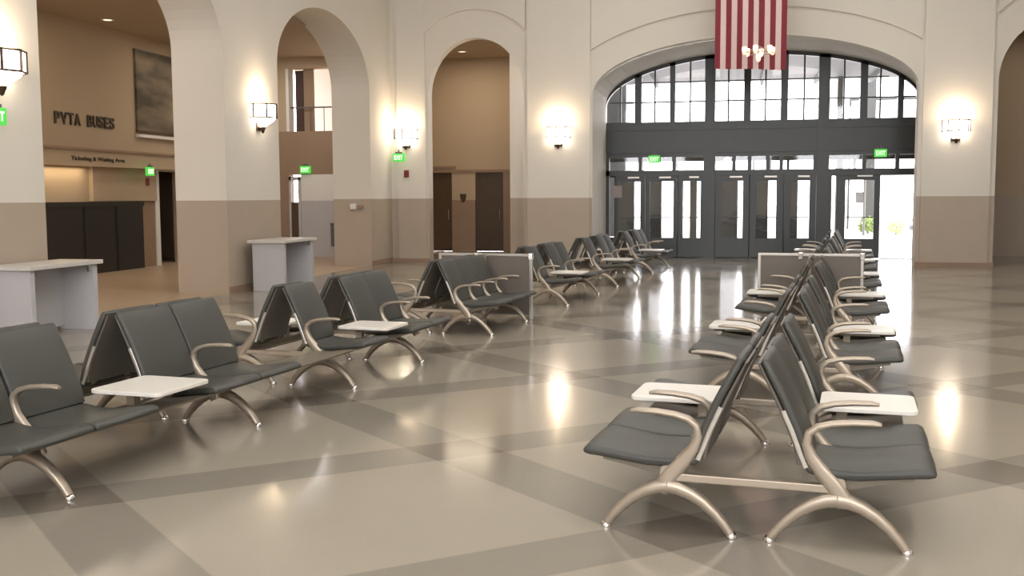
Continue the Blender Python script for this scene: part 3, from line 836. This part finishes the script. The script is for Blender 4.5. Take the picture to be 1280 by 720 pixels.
UR, UL = -.445, -4.77
P4 = .51
bench_pair('SSTS', P4, (.03, 2.01), 'nearest black bench pair of the right row, wholly in view at the front', UR, 4.95)
bench_pair('SSTS', P4, (.03, 2.01), 'second bench pair of the right row, behind the nearest one', UR, 8.40)
bench_pair('SSTS', P4, (.03, 2.01), 'third bench pair of the right row, just before the grey screen', UR, 11.85)
bench_pair('SSTS', P4, (.03, 2.01), 'first bench pair beyond the grey screen of the right row', UR, 15.3)
bench_pair('SSTS', P4, (.03, 2.01), 'second bench pair beyond the grey screen of the right row', UR, 18.75)
bench_pair('SSTS', P4, (.03, 2.01), 'farthest bench pair of the right row, close to the open doorway', UR, 22.2)
bench_pair('SSTSS', .565, (.47, 2.37), 'longest bench pair of the left row, cut by the left frame edge', UL, 4.08, end_arms=False, bridge=1.03)
bench_pair('STSS', P4, (.03, 1.50), 'second bench pair of the left row, beyond the longest one', UL, 7.95)
bench_pair('SSS', P4, (.05, 1.42), 'short bench pair of the left row, just before the grey screen', UL, 11.5)
bench_pair('STSS', P4, (.03, 2.01), 'first bench pair beyond the grey screen of the left row', UL, 14.95)
bench_pair('STSS', P4, (.03, 2.01), 'second bench pair beyond the grey screen of the left row', UL, 18.4)
bench_pair('STSS', P4, (.03, 2.01), 'farthest bench pair of the left row, close to the glass doors', UL, 21.85)

def screen(u, v, label, w=1.34, h=.87):
    t = thing('partition_screen', label, 'partition screen', fromb(u, v), -BY, None)
    mb = MB(); mb.box(-w/2+.03, w/2-.03, -.012, .012, .06, h-.02); mb.build('panel', M['screen'], t)
    for x in (-w/2+.02, 0, w/2-.02):
        mb = MB(); mb.box(x-.02, x+.02, -.025, .025, 0, h); mb.build('post', M['alu_light'] if x else M['alu'], t, bevel=.005)
    mb = MB(); mb.box(-w/2, w/2, -.022, .022, h-.025, h+.01); mb.build('top_rail', M['alu_light'], t, bevel=.005)
    for x in (-.12, w/2-.02):
        mb = MB(); mb.box(x-.03, x+.03, -.035, .035, h-.07, h+.02); mb.build('rail_clip', M['chrome'], t, bevel=.006)
screen(-4.75, 13.25, 'low grey screen closing the near benches of the left row')
screen(-.55, 14.2, 'low grey screen closing the near benches of the right row')

# ------------------------------------------------------------------ lights
def area(name, loc, sx, sy, power, col=(1, 1, 1), rot=(0, 0, 0)):
    L = bpy.data.lights.new(name, 'AREA'); L.shape = 'RECTANGLE'; L.size = sx; L.size_y = sy; L.energy = power; L.color = col
    o = bpy.data.objects.new(name, L); COL.objects.link(o); o.location = loc; o.rotation_euler = rot
    return o
for y, p in ((-3, 300), (5, 370), (13, 370), (20.5, 270)):
    area('hall_overhead_fill', (CX, y, ZC-.05), 9, 4, p, (1, .96, .91))  # added overhead fill to brighten the hall, no fixtures built
for x in (-4.7, .35, 5.4): area('rear_opening_fill', (x, -7.95, 4.7), 3.4, 4.0, 150, (.90, .95, 1), (PI/2, 0, 0))  # added cool fill facing down the hall from the rear openings
area('corridor_light', (-11.6, 15, 5.4), 2.5, 8, 105, (1, .83, .62))
area('corridor_light', (-11.6, 24, 5.4), 2.5, 4, 58, (1, .83, .62))
area('counter_light', (XB+.2, 19.4, 2.31), .25, 1.7, 9, (1, .78, .5))
area('alcove_light', (-7.4, 28.3, 5.68), 1.5, 1.5, 54, (1, .82, .62))
area('alcove_light', (7.2, 27.6, 5.7), 2, 2, 14, (1, .85, .65))
area('gallery_light', (-11.1, 28.2, 5.7), 1.6, .8, 22, (.97, 1, .95))
area('corridor_end_light', (-11.0, 25.2, 5.38), 1.2, .8, 30, (.95, .97, 1))

w = bpy.data.worlds.new('sky'); scn.world = w; w.use_nodes = True
bg = w.node_tree.nodes['Background']; bg.inputs[0].default_value = (1, .965, 1, 1); bg.inputs[1].default_value = 8.5
# pale overcast sky

# ------------------------------------------------------------------ camera
pitch, yaw, roll = math.radians(5.05), math.radians(12.0), math.radians(.28)
fw = Vector((-math.sin(yaw)*math.cos(pitch), math.cos(yaw)*math.cos(pitch), -math.sin(pitch)))
rt = Vector((math.cos(yaw), math.sin(yaw), 0)); up = rt.cross(fw)
R_ = rt*math.cos(roll)-up*math.sin(roll); U_ = up*math.cos(roll)+rt*math.sin(roll)
cam = bpy.data.cameras.new('camera'); cam.sensor_width = 36; cam.lens = 1300/1280*36; cam.clip_end = 400
co = bpy.data.objects.new('camera', cam); COL.objects.link(co)
co.matrix_world = Matrix(((R_.x, U_.x, -fw.x, 0), (R_.y, U_.y, -fw.y, 0), (R_.z, U_.z, -fw.z, 1.65), (0, 0, 0, 1)))
scn.camera = co
scn.view_settings.view_transform = 'Standard'; scn.view_settings.look = 'None'
scn.view_settings.exposure = 0; scn.view_settings.gamma = 1; scn.view_settings.use_curve_mapping = False
